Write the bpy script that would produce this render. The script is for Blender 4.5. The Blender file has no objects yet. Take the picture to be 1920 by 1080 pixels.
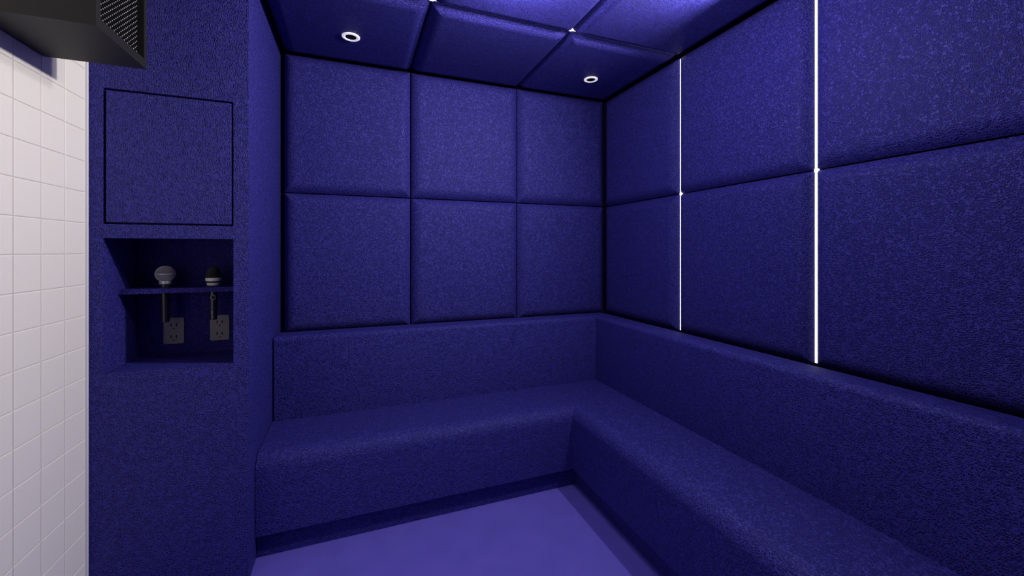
import bpy, bmesh, math, random
from mathutils import Vector, Matrix
random.seed(4)
scene = bpy.context.scene
C = scene.collection
PI = math.pi

# ------------------------------------------------------------------ sizes of the room (metres)
H0 = 1.3104                  # eye height
W = 1.742                    # right wall
BACK = 2.6                   # back wall
CEIL = 2.434
XL = -0.393                  # side of the upholstered column
XT = -0.8804                 # tiled wall
FRONT = 1.882                # front of the column
NEAR = -1.15                 # wall behind the viewer
XS = [XL, 0.324, 1.037, W]                       # panel seams across
YS = [2.6, 1.852, 1.110, 0.364, -0.382, NEAR]    # panel seams in depth
ZS = [0.8420, 1.6385, CEIL]

# ------------------------------------------------------------------ materials
def new_mat(name):
    m = bpy.data.materials.new(name); m.use_nodes = True
    nt = m.node_tree
    return m, nt, nt.nodes['Principled BSDF']

def simple(name, col, rough=0.5, metal=0.0, spec=0.5, coat=0.0):
    m, nt, b = new_mat(name)
    b.inputs['Base Color'].default_value = (*col, 1)
    b.inputs['Roughness'].default_value = rough
    b.inputs['Metallic'].default_value = metal
    b.inputs['Specular IOR Level'].default_value = spec
    b.inputs['Coat Weight'].default_value = coat
    return m

def leather(name, dark, light, scale=178.0, bump=0.9, rough=0.55, dist=0.0018, spec=0.30):
    m, nt, b = new_mat(name)
    N = nt.nodes; L = nt.links
    tc = N.new('ShaderNodeTexCoord'); oi = N.new('ShaderNodeObjectInfo')
    comb = N.new('ShaderNodeCombineXYZ')
    for k in range(3): L.new(oi.outputs['Random'], comb.inputs[k])
    add = N.new('ShaderNodeVectorMath'); add.operation = 'MULTIPLY_ADD'; add.inputs[1].default_value = (1.7, 1.7, 1.7)
    L.new(comb.outputs[0], add.inputs[0]); L.new(tc.outputs['Object'], add.inputs[2])
    # gentle warp so that the grain wanders
    nz = N.new('ShaderNodeTexNoise'); nz.inputs['Scale'].default_value = 42; nz.inputs['Detail'].default_value = 3; nz.inputs['Roughness'].default_value = 0.5
    L.new(add.outputs[0], nz.inputs['Vector'])
    wp = N.new('ShaderNodeVectorMath'); wp.operation = 'MULTIPLY_ADD'; wp.inputs[1].default_value = (.018, .018, .018)
    L.new(nz.outputs['Color'], wp.inputs[0]); L.new(add.outputs[0], wp.inputs[2])
    st = N.new('ShaderNodeVectorMath'); st.operation = 'MULTIPLY'; st.inputs[1].default_value = (1.0, 1.0, 0.80)
    L.new(wp.outputs[0], st.inputs[0])
    vo = N.new('ShaderNodeTexVoronoi'); vo.feature = 'DISTANCE_TO_EDGE'; vo.inputs['Scale'].default_value = scale; vo.inputs['Randomness'].default_value = 0.72
    L.new(st.outputs[0], vo.inputs['Vector'])
    mp = N.new('ShaderNodeMapRange'); mp.inputs['From Min'].default_value = 0.30; mp.inputs['From Max'].default_value = 0.0
    mp.interpolation_type = 'SMOOTHSTEP'
    L.new(vo.outputs['Distance'], mp.inputs['Value'])
    bp = N.new('ShaderNodeBump'); bp.inputs['Strength'].default_value = bump; bp.inputs['Distance'].default_value = dist
    L.new(mp.outputs[0], bp.inputs['Height']); L.new(bp.outputs[0], b.inputs['Normal'])
    mix = N.new('ShaderNodeMix'); mix.data_type = 'RGBA'
    mix.inputs[6].default_value = (*dark, 1); mix.inputs[7].default_value = (*light, 1)
    L.new(mp.outputs[0], mix.inputs[0]); L.new(mix.outputs[2], b.inputs['Base Color'])
    b.inputs['Roughness'].default_value = rough
    b.inputs['Specular IOR Level'].default_value = spec
    return m

DARK, LIGHT = (0.0026, 0.0018, 0.086), (0.036, 0.031, 0.296)
M_leather = leather('blue_leather', DARK, LIGHT)
M_backing = simple('backing_board', (0.004, 0.004, 0.02), 0.9, spec=0.1)
M_tile = simple('white_glazed_tile', (0.92, 0.88, 0.83), 0.32, spec=0.4)
M_grout = simple('white_grout', (0.90, 0.87, 0.83), 0.8, spec=0.2)
M_white = simple('white_plastic', (0.80, 0.79, 0.86), 0.4)
M_hole = simple('dark_recess', (0.004, 0.004, 0.015), 0.7, spec=0.2)
M_black = simple('black_speaker_shell', (0.010, 0.0095, 0.009), 0.55, spec=0.4)
M_cloth = simple('black_speaker_cloth', (0.002, 0.002, 0.002), 0.9, spec=0.05)
M_mesh = simple('black_metal_mesh', (0.012, 0.012, 0.012), 0.5, metal=0.2)
M_glint = simple('mesh_knuckle_glints', (0.65, 0.64, 0.62), 0.4, metal=0.3)  # pale colour stands in for the highlights on the black mesh
M_handle = simple('black_handle_enamel', (0.014, 0.014, 0.015), 0.28, spec=0.9)
M_steel = simple('brushed_steel', (0.92, 0.91, 0.90), 0.34, metal=0.4)
M_grillewire = simple('silver_grille_wire', (0.95, 0.93, 0.90), 0.42, metal=0.2)
M_foam = simple('black_foam', (0.006, 0.006, 0.006), 0.95, spec=0.1)
M_darkwire = simple('dark_grille_wire', (0.10, 0.10, 0.095), 0.45, metal=0.6)
M_ring = simple('satin_light_ring', (0.95, 0.92, 0.88), 0.38, metal=0.0)
M_plate = simple('grey_outlet_plastic', (0.26, 0.24, 0.24), 0.45, spec=0.3)
M_slot = simple('outlet_slot_black', (0.003, 0.003, 0.004), 0.8, spec=0.1)
M_print = simple('pale_print', (0.55, 0.55, 0.55), 0.6)

def emis(name, col, s):
    m = bpy.data.materials.new(name); m.use_nodes = True
    nt = m.node_tree; nt.nodes.clear()
    e = nt.nodes.new('ShaderNodeEmission'); o = nt.nodes.new('ShaderNodeOutputMaterial')
    e.inputs[0].default_value = (*col, 1); e.inputs[1].default_value = s
    nt.links.new(e.outputs[0], o.inputs[0]); return m
M_led = emis('lit_light_strip', (1.0, 0.97, 1.0), 3.2)
M_fillstrip = emis('unseen_fill_strip', (1.0, 0.95, 0.90), 25)  # glow of the unseen fill strips, stronger than the visible ones

M_litring = simple('glowing_white_ring', (0.8, 0.79, 0.86), 0.5)
M_litring.node_tree.nodes['Principled BSDF'].inputs['Emission Color'].default_value = (0.95, 0.92, 1, 1)
M_litring.node_tree.nodes['Principled BSDF'].inputs['Emission Strength'].default_value = 0.55

# floor: smooth poured violet-blue finish with faint clouds
m, nt, b = new_mat('violet_floor')
N = nt.nodes; L = nt.links
tc = N.new('ShaderNodeTexCoord'); nz = N.new('ShaderNodeTexNoise')
nz.inputs['Scale'].default_value = 5.5; nz.inputs['Detail'].default_value = 5; nz.inputs['Distortion'].default_value = 0.6
L.new(tc.outputs['Object'], nz.inputs['Vector'])
mix = N.new('ShaderNodeMix'); mix.data_type = 'RGBA'
mix.inputs[6].default_value = (0.104, 0.084, 0.480, 1); mix.inputs[7].default_value = (0.122, 0.098, 0.540, 1)
mr = N.new('ShaderNodeMapRange'); mr.inputs['From Min'].default_value = 0.35; mr.inputs['From Max'].default_value = 0.65
L.new(nz.outputs[0], mr.inputs['Value']); L.new(mr.outputs[0], mix.inputs[0]); L.new(mix.outputs[2], b.inputs['Base Color'])
b.inputs['Roughness'].default_value = 0.55; b.inputs['Specular IOR Level'].default_value = 0.3
M_floor = m

# ------------------------------------------------------------------ helpers
def obj(name, bm, mat, parent=None, smooth=False, loc=None):
    me = bpy.data.meshes.new(name)
    bmesh.ops.recalc_face_normals(bm, faces=bm.faces)
    bm.to_mesh(me); bm.free()
    mats = mat if isinstance(mat, (list, tuple)) else [mat]
    for mm in mats: me.materials.append(mm)
    if smooth:
        for p in me.polygons: p.use_smooth = True
    o = bpy.data.objects.new(name, me); C.objects.link(o)
    if parent is not None: o.parent = parent
    if loc is not None: o.location = loc
    return o
def thing(name, label, cat, loc=(0, 0, 0), group=None):
    o = bpy.data.objects.new(name, None); C.objects.link(o); o.location = loc
    o.empty_display_size = 0.05
    return tag(o, label, cat, group)
def tag(o, label, cat, group=None):
    o['label'] = label; o['category'] = cat
    if group: o['group'] = group
    return o
def struct(name, bm, mat, smooth=False):
    o = obj(name, bm, mat, smooth=smooth); o['kind'] = 'structure'; return o
def box(bm, x0, x1, y0, y1, z0, z1, mi=0):
    vs = [bm.verts.new((x, y, z)) for x in (x0, x1) for y in (y0, y1) for z in (z0, z1)]
    fs = []
    for q in ((0, 1, 3, 2), (4, 6, 7, 5), (0, 4, 5, 1), (2, 3, 7, 6), (0, 2, 6, 4), (1, 5, 7, 3)):
        f = bm.faces.new([vs[i] for i in q]); f.material_index = mi; fs.append(f)
    return vs, fs
def bevel_all(bm, r, seg=3):
    bmesh.ops.bevel(bm, geom=list(bm.edges), offset=r, segments=seg, profile=0.5, affect='EDGES')
def lathe(bm, prof, cx=0, cy=0, n=48, mi=0, cap=True):
    rings = []
    for r, z in prof:
        rings.append([bm.verts.new((cx + r*math.cos(2*PI*k/n), cy + r*math.sin(2*PI*k/n), z)) for k in range(n)])
    for a, b_ in zip(rings[:-1], rings[1:]):
        for k in range(n):
            f = bm.faces.new((a[k], a[(k+1) % n], b_[(k+1) % n], b_[k])); f.material_index = mi; f.smooth = True
    if cap:
        for rg in (rings[0], rings[-1]):
            f = bm.faces.new(rg); f.material_index = mi
    return rings
def smooth_by_angle(o, deg=35):
    me = o.data
    for p in me.polygons: p.use_smooth = True
    bm = bmesh.new(); bm.from_mesh(me)
    for e in bm.edges:
        if len(e.link_faces) == 2 and e.calc_face_angle(0) > math.radians(deg): e.smooth = False
    bm.to_mesh(me); bm.free()

# ------------------------------------------------------------------ padded panels
T, R = 0.034, 0.064          # crown height and width of the rounded border
def pad_into(bm, u0, u1, v0, v1, place, gu0=0.003, gu1=0.003, gv0=0.003, gv1=0.003, cut=0.012, body=0.030):
    """cushion over [u0,u1]x[v0,v1]; place(u, v, h) gives the world point, h = height off the wall plane"""
    a0, a1, b0, b1 = u0+gu0, u1-gu1, v0+gv0, v1-gv1
    ds = [0, 0.0015, 0.004, 0.008, 0.013, 0.019, 0.026, 0.034, 0.042, 0.050, 0.057, R]
    rings = []
    def ring(d, h, c):
        A0, A1, B0, B1 = a0+d, a1-d, b0+d, b1-d
        pts = [(A0+c, B0), (A1-c, B0), (A1, B0+c), (A1, B1-c), (A1-c, B1), (A0+c, B1), (A0, B1-c), (A0, B0+c)]
        return [bm.verts.new(place(p[0], p[1], h)) for p in pts]
    rings.append(ring(0, -body, cut))
    for d in ds:
        t = d/R
        h = -0.010 + T*(1-(1-t)**2.5)
        rings.append(ring(d, h, cut*(1-t) + 0.0008))
    for a, b_ in zip(rings[:-1], rings[1:]):
        for k in range(8):
            f = bm.faces.new((a[k], a[(k+1) % 8], b_[(k+1) % 8], b_[k])); f.smooth = True
    # mitre creases at the corners stay crisp
    for i in range(1, len(rings)):
        for k in range(8):
            e = bm.edges.get((rings[i-1][k], rings[i][k]))
            if e: e.smooth = False
    for k in range(8):
        e = bm.edges.get((rings[1][k], rings[1][(k+1) % 8]));
        if e: e.smooth = False
    f = bm.faces.new(rings[-1]); f.smooth = True
    bm.faces.new(list(reversed(rings[0])))

def local_panel(name, u0, u1, v0, v1, place, label, group, cat='wall panel', **kw):
    bm = bmesh.new()
    c = Vector(place((u0+u1)/2, (v0+v1)/2, 0))
    pad_into(bm, u0, u1, v0, v1, lambda a, b_, h: Vector(place(a, b_, h)) - c, **kw)
    o = obj(name, bm, M_leather, loc=c)
    return tag(o, label, cat, group)
p_back = lambda u, v, h: (u, BACK-h, v)
p_right = lambda u, v, h: (W-h, u, v)
p_ceil = lambda u, v, h: (u, v, CEIL-h)

CUT = 0.0045
LG = 0.0052       # half gap where a lit strip runs on the wall
CG = 0.0045       # half gap of the strip in the ceiling
CO = 0.012        # gap into the room corners
cols = ['left', 'middle', 'right']
for i in range(3):
    for j in range(2):
        lab = {(0, 1): 'square blue padded panel, top left of the back wall, beside the column',
               (1, 1): 'square blue padded panel, top middle of the back wall',
               (2, 1): 'blue padded panel, top right of the back wall, in the corner under a ceiling downlight',
               (0, 0): 'blue padded panel, lower left of the back wall, above the bench beside the column',
               (1, 0): 'blue padded panel, lower middle of the back wall above the bench backrest',
               (2, 0): 'blue padded panel, lower right of the back wall, in the corner above the bench'}[(i, j)]
        local_panel('padded_panel', XS[i], XS[i+1], ZS[j], ZS[j+1], p_back, lab, 'padded panels on the back wall',
                    gu0=.022 if i == 0 else .003, gu1=CO if i == 2 else .003, gv1=CO if j == 1 else .003, cut=0.003)
for i in range(3):
    y1, y0 = YS[i], YS[i+1]
    for j in range(2):
        lab = {(0, 1): 'narrow-looking blue padded panel, upper right wall, between the corner and the first lit strip',
               (1, 1): 'blue padded panel, upper right wall, between the two lit vertical strips',
               (2, 1): 'large near blue padded panel at upper right, nearer than both lit strips',
               (0, 0): 'blue padded panel, lower right wall, between the corner and the first lit strip',
               (1, 0): 'blue padded panel, lower right wall above the bench, between the two lit strips',
               (2, 0): 'large near blue padded panel at right, just above the bench backrest'}[(i, j)]
        local_panel('padded_panel', y0, y1, ZS[j], ZS[j+1], p_right, lab, 'padded panels on the right wall',
                    gu0=LG, gu1=CO if i == 0 else LG, gv1=CO if j == 1 else .003, cut=CUT, body=0.0122)
CEL = {(0, 0): 'blue padded ceiling panel with a downlight, beside the column at left',
       (1, 0): 'blue padded ceiling panel without a downlight, between the two downlight panels',
       (2, 0): 'blue padded ceiling panel with a downlight, in the far right corner',
       (1, 1): 'blue padded ceiling panel cut by the top edge, nearer than the ceiling strip, in the middle',
       (2, 1): 'blue padded ceiling panel at the top, nearer than the ceiling strip, against the right wall'}
for (i, j), lab in CEL.items():
    y1, y0 = YS[j], YS[j+1]
    local_panel('padded_ceiling_panel', XS[i], XS[i+1], y0, y1, p_ceil, lab, 'padded panels on the ceiling', cat='ceiling panel',
                gu0=.022 if i == 0 else .003, gu1=CO if i == 2 else .003, gv1=CO if j == 0 else CG, gv0=CG, cut=0.009)

# ------------------------------------------------------------------ the setting
bm = bmesh.new(); box(bm, XT-0.05, W+0.10, NEAR-0.05, BACK+0.10, -0.05, 0)
struct('floor', bm, M_floor)
bm = bmesh.new(); box(bm, XT-0.05, W+0.10, BACK+0.032, BACK+0.10, 0, CEIL+0.10)
struct('wall_back', bm, M_backing)
bm = bmesh.new(); box(bm, W+0.032, W+0.10, NEAR-0.05, BACK+0.032, 0, CEIL+0.10)
for i in (3, 4):
    for j in range(2):
        pad_into(bm, YS[i+1], YS[i], ZS[j], ZS[j+1], p_right, gu0=LG, gu1=LG)
wr = struct('wall_right', bm, [M_backing, M_leather])
for p in wr.data.polygons[6:]: p.material_index = 1
bm = bmesh.new(); box(bm, XT-0.05, W+0.032, NEAR-0.05, BACK+0.032, CEIL+0.032, CEIL+0.10)
for j in range(1, 5):
    for i in range(-1, 3):
        if (i, j) in CEL: continue
        if i == -1:
            pad_into(bm, XT+0.004, XL, YS[j+1], FRONT-0.003 if j == 1 else YS[j], p_ceil, gv1=CG, gv0=CG)
        else:
            pad_into(bm, XS[i], XS[i+1], YS[j+1], YS[j], p_ceil, gv1=CG, gv0=CG)
cl = struct('ceiling', bm, [M_backing, M_leather])
for p in cl.data.polygons[6:]: p.material_index = 1
bm = bmesh.new(); box(bm, XT, W+0.032, NEAR-0.05, NEAR, 0, CEIL+0.032)
struct('wall_near', bm, M_leather)

# tiled wall on the left: raised glazed tiles over grout
TS = 0.1078; JW = 0.0018
bm = bmesh.new()
box(bm, XT-0.05, XT-0.0022, NEAR-0.05, BACK+0.03, 0, CEIL+0.03, mi=1)
zoff = 0.652
k0 = int(math.floor((0-zoff)/TS)); k1 = int(math.ceil((CEIL-zoff)/TS))
ytop = FRONT-0.0105
nrow = int(math.ceil((ytop-NEAR)/TS))
for r in range(nrow):
    ya, yb = ytop-(r+1)*TS, ytop-r*TS
    for k in range(k0, k1):
        za, zb = zoff+k*TS, zoff+(k+1)*TS
        za = max(za, 0); zb = min(zb, CEIL)
        if zb-za < .01: continue
        g = JW/2
        A0, A1, B0, B1 = ya+g, yb-g, za+g, zb-g
        prof = [(0, -0.0014), (0.0008, -0.0006), (0.0024, -0.0001), (0.0045, 0.0)]
        prev = None
        for d, h in prof:
            vs = [bm.verts.new((XT+h, y, z)) for y, z in ((A0+d, B0+d), (A1-d, B0+d), (A1-d, B1-d), (A0+d, B1-d))]
            if prev:
                for q in range(4):
                    f = bm.faces.new((prev[q], prev[(q+1) % 4], vs[(q+1) % 4], vs[q])); f.smooth = False
            prev = vs
        bm.faces.new(prev)
struct('wall_left', bm, [M_tile, M_grout])
bm = bmesh.new(); box(bm, XT-0.002, XT+0.0045, FRONT-0.0085, FRONT-0.0020, 0, CEIL); bevel_all(bm, 0.0012, 2)
struct('trim_1', bm, M_white)

# ------------------------------------------------------------------ light strips
def wall_strip(y, label=None):
    bm = bmesh.new(); box(bm, W+0.0130, W+0.018, y-0.0085, y+0.0085, ZS[0]+0.011, CEIL-0.016)
    bm2 = bmesh.new(); box(bm2, W+0.0182, W+0.031, y-0.0085, y+0.0085, ZS[0]+0.011, CEIL-0.016)
    return bm, bm2
SL = {0: 'glowing white vertical light strip on the right wall, thinner and nearer the corner',
      1: 'glowing white vertical light strip on the right wall, broader, reaching the top edge'}
for q in (1, 2):
    a, b2 = wall_strip(YS[q])
    t = thing('light_strip', SL[q-1], 'light strip', (W, YS[q], ZS[0]), 'lit strips between the panels')
    for nm, g_, mt in (('diffuser', a, M_led), ('channel', b2, M_white)):
        bmesh.ops.translate(g_, verts=g_.verts, vec=(-W, -YS[q], -ZS[0])); obj(nm, g_, mt, t)
t = thing('light_strip', 'glowing strip recessed in the ceiling seam, seen only as small bright points', 'light strip', (0, YS[1], CEIL), 'lit strips between the panels')
bm = bmesh.new(); box(bm, XL+0.01, W-0.004, -0.011, 0.011, 0.0105, 0.0145); obj('diffuser', bm, M_led, t)
bm = bmesh.new(); box(bm, XL+0.01, W-0.004, -0.011, 0.011, 0.0147, 0.031); obj('channel', bm, M_white, t)
k = 2
for q in (3, 4):  # unseen glowing strips added on the right wall for fill light
    a = bmesh.new(); box(a, W-0.001, W+0.006, YS[q]-0.0056, YS[q]+0.0056, ZS[1], CEIL-0.004)
    o = struct('trim_%d' % k, a, M_fillstrip); k += 1
for q in (2, 3, 4):  # unseen glowing strips added in the nearer ceiling seams for fill
    bm = bmesh.new(); box(bm, XT+0.01, W-0.004, YS[q]-0.0030, YS[q]+0.0030, CEIL+0.0105, CEIL+0.014)
    struct('trim_%d' % k, bm, M_led); k += 1

# ------------------------------------------------------------------ downlights
def downlight(x, y, label):
    zc = CEIL+0.010-T            # crown of the ceiling pads
    t = thing('downlight', label, 'ceiling light', (x, y, zc), 'round ceiling downlights')
    bm = bmesh.new()
    lathe(bm, [(0.0275, 0.0), (0.0275, -0.0035), (0.030, -0.0055), (0.040, -0.0055), (0.0435, -0.0035), (0.0435, 0.0), (0.0275, 0.0)], n=64, cap=False)
    o = obj('trim_ring', bm, M_litring, t); smooth_by_angle(o, 40)
    bm = bmesh.new()
    lathe(bm, [(0.0272, -0.0030), (0.020, -0.0012), (0.008, -0.0006), (0.0, -0.0005)][:3], n=48)
    o = obj('lens', bm, M_hole, t)
    return t
downlight(-0.0195, 2.256, 'white ringed round downlight with dark centre, left one on the ceiling beside the column')
downlight(1.412, 2.266, 'white ringed round downlight with dark centre, right one on the ceiling near the corner')

# ------------------------------------------------------------------ corner bench
def L_sweep(x_in, y_in, z0, z1, x_l, x_r, y_b, y_near, r, n, e=0.0):
    """front and top of an L run, rounded where they meet; d = distance behind the front face"""
    prof = [(0, z0)] + [(r*(1-math.cos(a)), z1-r+r*math.sin(a)) for a in [PI/2*i/n for i in range(n+1)]] if r else [(0, z0), (0, z1)]
    depth = y_b-y_in
    prof += [(depth, z1), (depth, z0)]
    bm = bmesh.new(); sec = []
    steps = [(e*(1-math.sin(PI/2*i/4)), e*(1-math.cos(PI/2*i/4))) for i in range(4, -1, -1)][::-1] if e else [(0, 0)]
    for dx, ins in [(x_l + a, b_) for a, b_ in [(e*(1-math.cos(PI/2*i/4)), e*(1-math.sin(PI/2*i/4))) for i in range(5)]] if e else [(x_l, 0)]:
        sec.append([bm.verts.new((dx, y_in+d+(ins if d < depth/2 else 0), min(z, z1-ins) if d > 1e-9 or z > z0+.01 else z)) for d, z in prof])
    sec.append([bm.verts.new((x_in+d*(x_r-x_in)/depth, y_in+d, z)) for d, z in prof])
    sec.append([bm.verts.new((x_in+d*(x_r-x_in)/depth, y_near, z)) for d, z in prof])
    k = len(prof)
    for A, B in zip(sec[:-1], sec[1:]):
        for i in range(k): bm.faces.new((A[i], A[(i+1) % k], B[(i+1) % k], B[i]))
    bm.faces.new(sec[0]); bm.faces.new(list(reversed(sec[-1])))
    return bm
bench = thing('corner_bench', 'long L-shaped blue leather bench along the back and right walls', 'bench', (0.5, 2.2, 0))
def bobj(name, bm, ang=30):
    bmesh.ops.translate(bm, verts=bm.verts, vec=(-0.5, -2.2, 0))
    o = obj(name, bm, M_leather, bench); smooth_by_angle(o, ang); return o
E0 = XL+0.003
YN = NEAR+0.01
bobj('seat', L_sweep(1.1206, 1.9867, 0.1069, 0.4415, E0, W, BACK, YN, 0.070, 12))
bobj('backrest', L_sweep(1.517, 2.374, 0.4418, 0.8700, E0, 1.642, 2.500, YN, 0.026, 8, e=0.010))
bobj('plinth', L_sweep(1.160, 2.019, 0.0, 0.1066, E0, W, BACK, YN, 0, 0))

# ------------------------------------------------------------------ upholstered column with door and niche
col = thing('storage_column', 'full-height blue leather column with a flush door and an open niche', 'cabinet', (-0.636, 2.0, 0))
def cadd(name, bm, mat=None, smooth=False):
    bmesh.ops.translate(bm, verts=bm.verts, vec=(0.636, -2.0, 0)); return obj(name, bm, mat or M_leather, col, smooth)
x0, x1, x2, x3 = XT+0.0005, -0.8382, -0.4435, XL
zz = [0, 0.8715, 1.3560, 1.4060, 1.8925, CEIL+0.030]
NB = 2.1335; DB = FRONT+0.030
bm = bmesh.new()
vc = {}
def V(x, y, z):
    k_ = (round(x, 5), round(y, 5), round(z, 5))
    if k_ not in vc: vc[k_] = bm.verts.new(k_)
    return vc[k_]
def Q(*pts): bm.faces.new([V(*p) for p in pts])
for i, (a, b_) in enumerate(((x0, x1), (x1, x2), (x2, x3))):
    for j in range(5):
        if i == 1 and j in (1, 3): continue
        Q((a, FRONT, zz[j]), (b_, FRONT, zz[j]), (b_, FRONT, zz[j+1]), (a, FRONT, zz[j+1]))
for j, yb in ((1, NB), (3, DB)):
    za, zb = zz[j], zz[j+1]
    Q((x1, FRONT, za), (x1, yb, za), (x1, yb, zb), (x1, FRONT, zb))
    Q((x2, FRONT, za), (x2, yb, za), (x2, yb, zb), (x2, FRONT, zb))
    Q((x1, FRONT, za), (x2, FRONT, za), (x2, yb, za), (x1, yb, za))
    Q((x1, FRONT, zb), (x2, FRONT, zb), (x2, yb, zb), (x1, yb, zb))
    Q((x1, yb, za), (x2, yb, za), (x2, yb, zb), (x1, yb, zb))
yB = BACK+0.030
for j in range(5):
    Q((x3, FRONT, zz[j]), (x3, yB, zz[j]), (x3, yB, zz[j+1]), (x3, FRONT, zz[j+1]))
    Q((x0, FRONT, zz[j]), (x0, yB, zz[j]), (x0, yB, zz[j+1]), (x0, FRONT, zz[j+1]))
    Q((x0, yB, zz[j]), (x3, yB, zz[j]), (x3, yB, zz[j+1]), (x0, yB, zz[j+1]))
for z in (zz[0], zz[-1]):
    Q((x0, FRONT, z), (x1, FRONT, z), (x2, FRONT, z), (x3, FRONT, z), (x3, yB, z), (x0, yB, z))
cadd('body', bm)
g = 0.0065
bm = bmesh.new(); box(bm, x1+g, x2-g, FRONT+0.0005, DB-0.001, zz[3]+g, zz[4]-g)
bevel_all(bm, 0.003, 2); cadd('door', bm)

# shelf with two round holes the microphones stand in
MY = 2.0583; M1X, M2X = -0.7203, -0.556
SH0, SH1, SY = 1.1437, 1.1622, 1.984
bm = bmesh.new(); box(bm, x1+0.0006, x2-0.0006, SY, NB-0.0006, SH0, SH1)
sh = cadd('shelf', bm)
def hole(o, x, y, r):
    b2 = bmesh.new(); bmesh.ops.create_cone(b2, cap_ends=True, segments=40, radius1=r, radius2=r, depth=0.2)
    me = bpy.data.meshes.new('tmp'); b2.to_mesh(me); b2.free()
    c = bpy.data.objects.new('tmp', me); C.objects.link(c); c.location = (x, y, 1.15)
    md = o.modifiers.new('b', 'BOOLEAN'); md.operation = 'DIFFERENCE'; md.object = c; md.solver = 'EXACT'
    bpy.context.view_layer.update()
    dg = bpy.context.evaluated_depsgraph_get()
    new = bpy.data.meshes.new_from_object(o.evaluated_get(dg))
    o.modifiers.clear(); o.data = new; new.name = o.name
    bpy.data.objects.remove(c); bpy.data.meshes.remove(me)
hole(sh, M1X, MY, 0.0192); hole(sh, M2X, MY, 0.0146)

# ------------------------------------------------------------------ microphones
def wire_sphere(bm, n, m_, fn, rw, mi=0):
    """diagonal basket weave: thin ribs following two families of helices on the surface fn(t, phi)"""
    for s in (1, -1):
        for k_ in range(n):
            prev = None
            for i in range(m_+1):
                t_ = i/m_
                ph = 2*PI*k_/n + s*t_*PI*0.9
                p = Vector(fn(t_, ph)); q = Vector(fn(min(1, t_+.01), ph)); q0 = Vector(fn(max(0, t_-.01), ph))
                tan = (q-q0).normalized()
                side = Vector((-math.sin(ph), math.cos(ph), 0))
                nor = side.cross(tan).normalized()
                if nor.dot(Vector((p.x, p.y, 0))) < 0 and (p.x**2+p.y**2) > 1e-8: nor = -nor
                w_ = rw*(0.5+0.5*min(1, math.hypot(p.x, p.y)/0.02))
                r4 = [bm.verts.new(p + side*w_), bm.verts.new(p+nor*rw), bm.verts.new(p - side*w_), bm.verts.new(p - nor*rw)]
                if prev:
                    for q_ in range(4):
                        f = bm.faces.new((prev[q_], prev[(q_+1) % 4], r4[(q_+1) % 4], r4[q_])); f.material_index = mi; f.smooth = True
                prev = r4
def arcprof(r, z0, a0, a1, n):
    return [(r*math.cos(a0+(a1-a0)*i/n), z0+r*math.sin(a0+(a1-a0)*i/n)) for i in range(n+1)]
# ball-head microphone
mic = thing('microphone', 'silver ball-head microphone with black tapered handle, left one in the niche shelf', 'microphone', (M1X, MY, 1.0200), 'microphones standing in the niche shelf')
cz = 1.2165-1.02; R1 = 0.0328
bm = bmesh.new()
prof = arcprof(R1-0.0012, cz, -1.02, 1.5, 18)
lathe(bm, prof, n=40, mi=1)
wire_sphere(bm, 44, 36, lambda t_, ph: ((lambda a: (R1*math.cos(a)*math.cos(ph), R1*math.cos(a)*math.sin(ph), cz+R1*math.sin(a)))(-1.0+t_*2.45)), 0.00050, 0)
obj('grille', bm, [M_grillewire, M_foam], mic)
bm = bmesh.new()
lathe(bm, [(R1-0.001, cz-0.0024), (R1+0.0012, cz-0.0022), (R1+0.0017, cz), (R1+0.0012, cz+0.0022), (R1-0.001, cz+0.0024)], n=64, cap=False)
o = obj('grille_band', bm, M_steel, mic)
bm = bmesh.new()
lathe(bm, [(0.0165, cz-0.0290), (0.0205, cz-0.0285), (0.0212, cz-0.0335), (0.0195, cz-0.0345), (0.0195, cz-0.0365), (0.0212, cz-0.0372), (0.0205, cz-0.0405), (0.0188, cz-0.0412), (0.0165, cz-0.0415)], n=48)
o = obj('collar', bm, M_steel, mic); smooth_by_angle(o, 40)
bm = bmesh.new()
lathe(bm, [(0.0120, 0.0), (0.0135, 0.0012), (0.0140, 0.004), (0.0158, 0.075), (0.0186, 0.130), (0.0190, 0.148), (0.0186, cz-0.0412)], n=48)
o = obj('handle', bm, M_handle, mic); smooth_by_angle(o, 40)
# straight-bodied microphone
mic2 = thing('microphone', 'black microphone with two pale rings below its dark grille, right one in the niche shelf', 'microphone', (M2X, MY, 1.0210), 'microphones standing in the niche shelf')
Z0 = 1.021
def hp(t_):
    # grille outline from ring (t 0) to rounded flat top (t 1)
    pts = [(0.0262, 1.197), (0.0255, 1.207), (0.0238, 1.219), (0.0215, 1.229), (0.0185, 1.236), (0.0135, 1.2400), (0.007, 1.2415), (0.001, 1.242)]
    x = t_*(len(pts)-1); i = min(int(x), len(pts)-2); fr = x-i
    return (pts[i][0]*(1-fr)+pts[i+1][0]*fr, pts[i][1]*(1-fr)+pts[i+1][1]*fr-Z0)
bm = bmesh.new()
lathe(bm, [(hp(i/14)[0]-0.0010, hp(i/14)[1]) for i in range(14)], n=40, mi=1)
wire_sphere(bm, 34, 28, lambda t_, ph: (hp(t_)[0]*math.cos(ph), hp(t_)[0]*math.sin(ph), hp(t_)[1]), 0.00060, 0)
obj('grille', bm, [M_darkwire, M_foam], mic2)
bm = bmesh.new(); lathe(bm, [(0.0250, 1.1838-Z0), (0.0272, 1.1840-Z0), (0.0282, 1.1865-Z0), (0.0282, 1.1955-Z0), (0.0272, 1.1970-Z0), (0.0240, 1.1972-Z0)], n=56)
o = obj('upper_ring', bm, M_ring, mic2); smooth_by_angle(o, 40)
bm = bmesh.new(); lathe(bm, [(0.0242, 1.1775-Z0), (0.0255, 1.1836-Z0)], n=48)
obj('neck_band', bm, M_handle, mic2)
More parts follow.
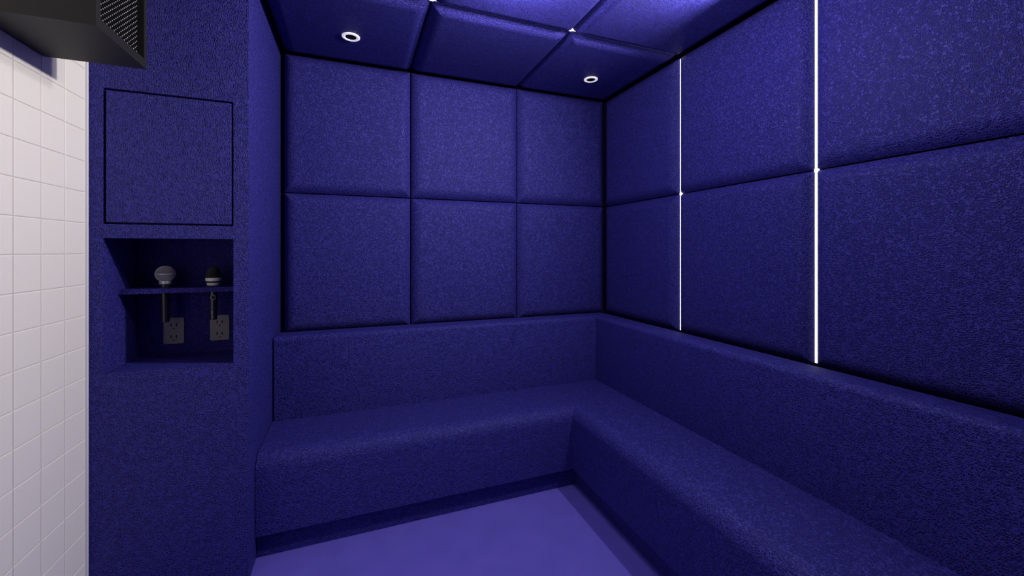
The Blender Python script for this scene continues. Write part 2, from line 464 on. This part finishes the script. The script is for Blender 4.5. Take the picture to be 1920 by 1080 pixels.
bm = bmesh.new(); lathe(bm, [(0.0200, 1.1655-Z0), (0.0226, 1.1658-Z0), (0.0243, 1.1768-Z0), (0.0225, 1.1774-Z0)], n=56)
o = obj('lower_ring', bm, M_ring, mic2); smooth_by_angle(o, 40)
bm = bmesh.new(); lathe(bm, [(0.0115, 0.0), (0.0128, 0.001), (0.0132, 0.004), (0.0142, 0.120), (0.0146, 0.1300), (0.0162, 0.1440), (0.0190, 0.1446)], n=48)
o = obj('handle', bm, M_handle, mic2); smooth_by_angle(o, 40)
# round badge and printed marks on the side of the handle that faces the room
az = math.atan2(0-MY, 0-M2X) - 0.10
def on_handle(az_, r, z): return Matrix.Translation((r*math.cos(az_), r*math.sin(az_), z)) @ Matrix.Rotation(az_, 4, 'Z') @ Matrix.Rotation(PI/2, 4, 'Y')
bm = bmesh.new()
def torus(bm, R_, r_, n=40, m_=8, a0=0, a1=2*PI, cx=0, cy=0, cz_=0):
    closed = abs(a1-a0-2*PI) < 1e-6; rings = []
    for i in range(n if closed else n+1):
        a = a0+(a1-a0)*i/n
        rings.append([bm.verts.new((cx+(R_+r_*math.cos(2*PI*j/m_))*math.cos(a), cy+(R_+r_*math.cos(2*PI*j/m_))*math.sin(a), cz_+r_*math.sin(2*PI*j/m_))) for j in range(m_)])
    for i in range(len(rings)-(0 if closed else 1)):
        A, B = rings[i], rings[(i+1) % len(rings)]
        for j in range(m_): bm.faces.new((A[j], A[(j+1) % m_], B[(j+1) % m_], B[j])).smooth = True
torus(bm, 0.0084, 0.0009)
for k_ in range(3):
    a = PI/2+k_*2*PI/3
    torus(bm, 0.0032, 0.0005, n=16, m_=6, a0=a-1.9, a1=a+1.9, cx=0.0034*math.cos(a), cy=0.0034*math.sin(a), cz_=0.0)
bmb = bmesh.new(); bmesh.ops.create_cone(bmb, cap_ends=True, segments=40, radius1=0.0080, radius2=0.0080, depth=0.0016)
me = bpy.data.meshes.new('t'); bmb.to_mesh(me); bmb.free()
nf = len(bm.faces); bm.from_mesh(me); bpy.data.meshes.remove(me)
bm.faces.ensure_lookup_table()
for f in bm.faces[nf:]: f.material_index = 1
bmesh.ops.transform(bm, matrix=on_handle(az, 0.0148, 1.1155-Z0), verts=bm.verts)
obj('badge', bm, [M_steel, M_handle], mic2)
bm = bmesh.new()
for z_, w_ in ((0.0405, .0028), (0.0370, .0018), (0.0335, .0026), (0.0300, .0030), (0.0235, .0030), (0.0195, .0026), (0.0155, .0030)):
    vs, _ = box(bm, -0.0012, 0.0012, -w_/2, w_/2, -0.0002, 0.0002)
    mt = on_handle(az-0.25, 0.01375 + z_*0.008, z_-0.004)
    bmesh.ops.transform(bm, matrix=mt, verts=vs)
obj('printed_marks', bm, M_print, mic2)

# ------------------------------------------------------------------ outlets on the back of the niche
def rrect(w, h, r, n=6):
    pts = []
    for cx, cy, a in ((w/2-r, h/2-r, 0), (-w/2+r, h/2-r, PI/2), (-w/2+r, -h/2+r, PI), (w/2-r, -h/2+r, 1.5*PI)):
        for i in range(n+1):
            t_ = a+i/n*PI/2; pts.append((cx+r*math.cos(t_), cy+r*math.sin(t_)))
    return pts
def prism(bm, pts, y0_, y1_, mi=0, cx=0, cz_=0):
    A = [bm.verts.new((cx+x, y0_, cz_+z)) for x, z in pts]; B = [bm.verts.new((cx+x, y1_, cz_+z)) for x, z in pts]
    fs = [bm.faces.new(A), bm.faces.new(list(reversed(B)))]
    for i in range(len(A)): fs.append(bm.faces.new((A[i], A[(i+1) % len(A)], B[(i+1) % len(A)], B[i])))
    for f in fs: f.material_index = mi
def outlet(x, z, label):
    t = thing('wall_outlet', label, 'outlet', (x, NB, z-0.055), 'power outlets in the niche')
    bm = bmesh.new()
    prism(bm, rrect(0.0705, 0.110, 0.0075), -0.0045, -0.0003, cz_=0.055)
    obj('cover_plate', bm, M_plate, t)
    for dz in (0.0165+0.0085, -0.0335+0.0085):
        bm = bmesh.new()
        for sx in (-1, 1): prism(bm, [(-.0017, -.0063), (.0017, -.0063), (.0017, .0063), (-.0017, .0063)], -0.0052, -0.0046, cx=sx*0.0094, cz_=0.055+dz)
        prism(bm, [(0.0026*math.cos(a*PI/8), 0.0026*math.sin(a*PI/8)) for a in range(16)], -0.0052, -0.0046, cx=0, cz_=0.055+dz-0.0160)
        obj('socket', bm, M_slot, t)
outlet(-0.7160, 0.9719, 'grey two-socket outlet plate in the niche below the silver ball-head microphone')
outlet(-0.5529, 0.9745, 'grey two-socket outlet plate in the niche below the black microphone, right one')

# ------------------------------------------------------------------ wall speaker
sx0, sx1, sy0, sy1, sz0, sz1 = XT+0.0008, -0.6299, 1.3828, 1.6604, 1.8975, 2.34
spk = thing('wall_speaker', 'black box loudspeaker with dotted grille, mounted high on the white tiled wall', 'speaker', (sx0, 1.52, sz0))
def sadd(name, bm, mat):
    bmesh.ops.translate(bm, verts=bm.verts, vec=(-sx0, -1.52, -sz0)); return obj(name, bm, mat, spk)
bm = bmesh.new()
fw = 0.0215
# open-fronted shell, open side faces the room
box(bm, sx0, sx1-0.018, sy0, sy1, sz0, sz1)
for a in ((sy0, sy0+fw, sz0, sz1), (sy1-0.018, sy1, sz0, sz1), (sy0+fw, sy1-0.018, sz0, sz0+0.0275), (sy0+fw, sy1-0.018, sz1-0.0275, sz1)):
    box(bm, sx1-0.018, sx1, *a)
bmesh.ops.remove_doubles(bm, verts=bm.verts, dist=1e-5)
sadd('shell', bm, M_black)
bm = bmesh.new()
box(bm, sx1-0.0178, sx1-0.0120, sy0+fw+0.0003, sy1-0.0183, sz0+0.0278, sz1-0.0278, mi=0)
gy0, gy1, gz0, gz1 = sy0+fw+0.004, sy1-0.018-0.016, sz0+0.031, sz1-0.031
cp, rp = 0.0092, 0.0158
ic = int((gy1-gy0)/cp)
pts = {}
for i in range(ic+1):
    for j in range(int((gz1-gz0)/rp)+1):
        y = gy0+i*cp; z = gz0+j*rp+(rp/2 if i % 2 else 0)
        if z > gz1: continue
        pts[(i, j)] = (y, z)
        r = 0.0026
        n = 6
        top = bm.verts.new((sx1-0.0085, y, z))
        rg = [bm.verts.new((sx1-0.0098, y+r*math.cos(2*PI*k_/n), z+r*math.sin(2*PI*k_/n))) for k_ in range(n)]
        for k_ in range(n):
            f = bm.faces.new((top, rg[k_], rg[(k_+1) % n])); f.material_index = 2; f.smooth = True
        f = bm.faces.new(rg); f.material_index = 2
for (i, j), (y, z) in pts.items():
    for dj in ((0, 1) if i % 2 else (-1, 0)):
        q = pts.get((i+1, j+dj))
        if not q: continue
        d = Vector((0, q[0]-y, q[1]-z)).normalized(); s = Vector((0, -d.z, d.y))*0.0007
        A = Vector((sx1-0.0105, y, z)); B = Vector((sx1-0.0105, q[0], q[1]))
        f = bm.faces.new([bm.verts.new(v) for v in (A+s, B+s, B-s, A-s)]); f.material_index = 1
        f = bm.faces.new([bm.verts.new(v+Vector((-.001, 0, 0))) for v in (A+s, B+s, B-s, A-s)]); f.material_index = 1
sadd('grille', bm, [M_cloth, M_mesh, M_glint])

# ------------------------------------------------------------------ lights added out of view under the ceiling, without fixtures
def lamp(name, x, y, z, power, r=0.05, col=(1, 0.97, 0.98), spread=180):
    l = bpy.data.lights.new(name, 'AREA'); l.shape = 'DISK'; l.size = r*2; l.energy = power; l.color = col; l.spread = math.radians(spread)
    o = bpy.data.objects.new(name, l); C.objects.link(o); o.location = (x, y, z); return o
zc = CEIL+0.010-T-0.006
def fill_light(x, y, z, p, r):  # unseen point light, added as fill
    l = bpy.data.lights.new('fill_light', 'POINT'); l.energy = p; l.shadow_soft_size = r; l.color = (1, 0.95, 0.90)
    o = bpy.data.objects.new('fill_light', l); C.objects.link(o); o.location = (x, y, z)
fill_light(0.90, 1.05, 2.20, 15, 0.05)
fill_light(0.62, 1.45, 2.31, 17, 0.04)
sp = lamp('key_light', 1.52, 1.12, 2.31, 28, 0.035, (1, 0.95, 0.90), 165)  # unseen key light added to brighten the tiles and column
sp.rotation_euler = (Vector((-0.88, 1.60, 1.60)) - sp.location).to_track_quat('-Z', 'Y').to_euler()

w = bpy.data.worlds.new('world'); scene.world = w; w.use_nodes = True
w.node_tree.nodes['Background'].inputs[0].default_value = (0.01, 0.01, 0.02, 1)

# ------------------------------------------------------------------ camera
cam = bpy.data.cameras.new('camera'); co = bpy.data.objects.new('camera', cam); C.objects.link(co)
cam.sensor_width = 36; cam.lens = 766.5/1920*36; cam.clip_start = 0.01
cam.shift_y = -(540-470.2)/1920
co.location = (0, 0, H0); co.rotation_euler = (PI/2, 0, -math.radians(21.01))
scene.camera = co
vs = scene.view_settings
vs.view_transform = 'Standard'; vs.look = 'None'; vs.gamma = 1; vs.use_curve_mapping = False; vs.exposure = 0.0
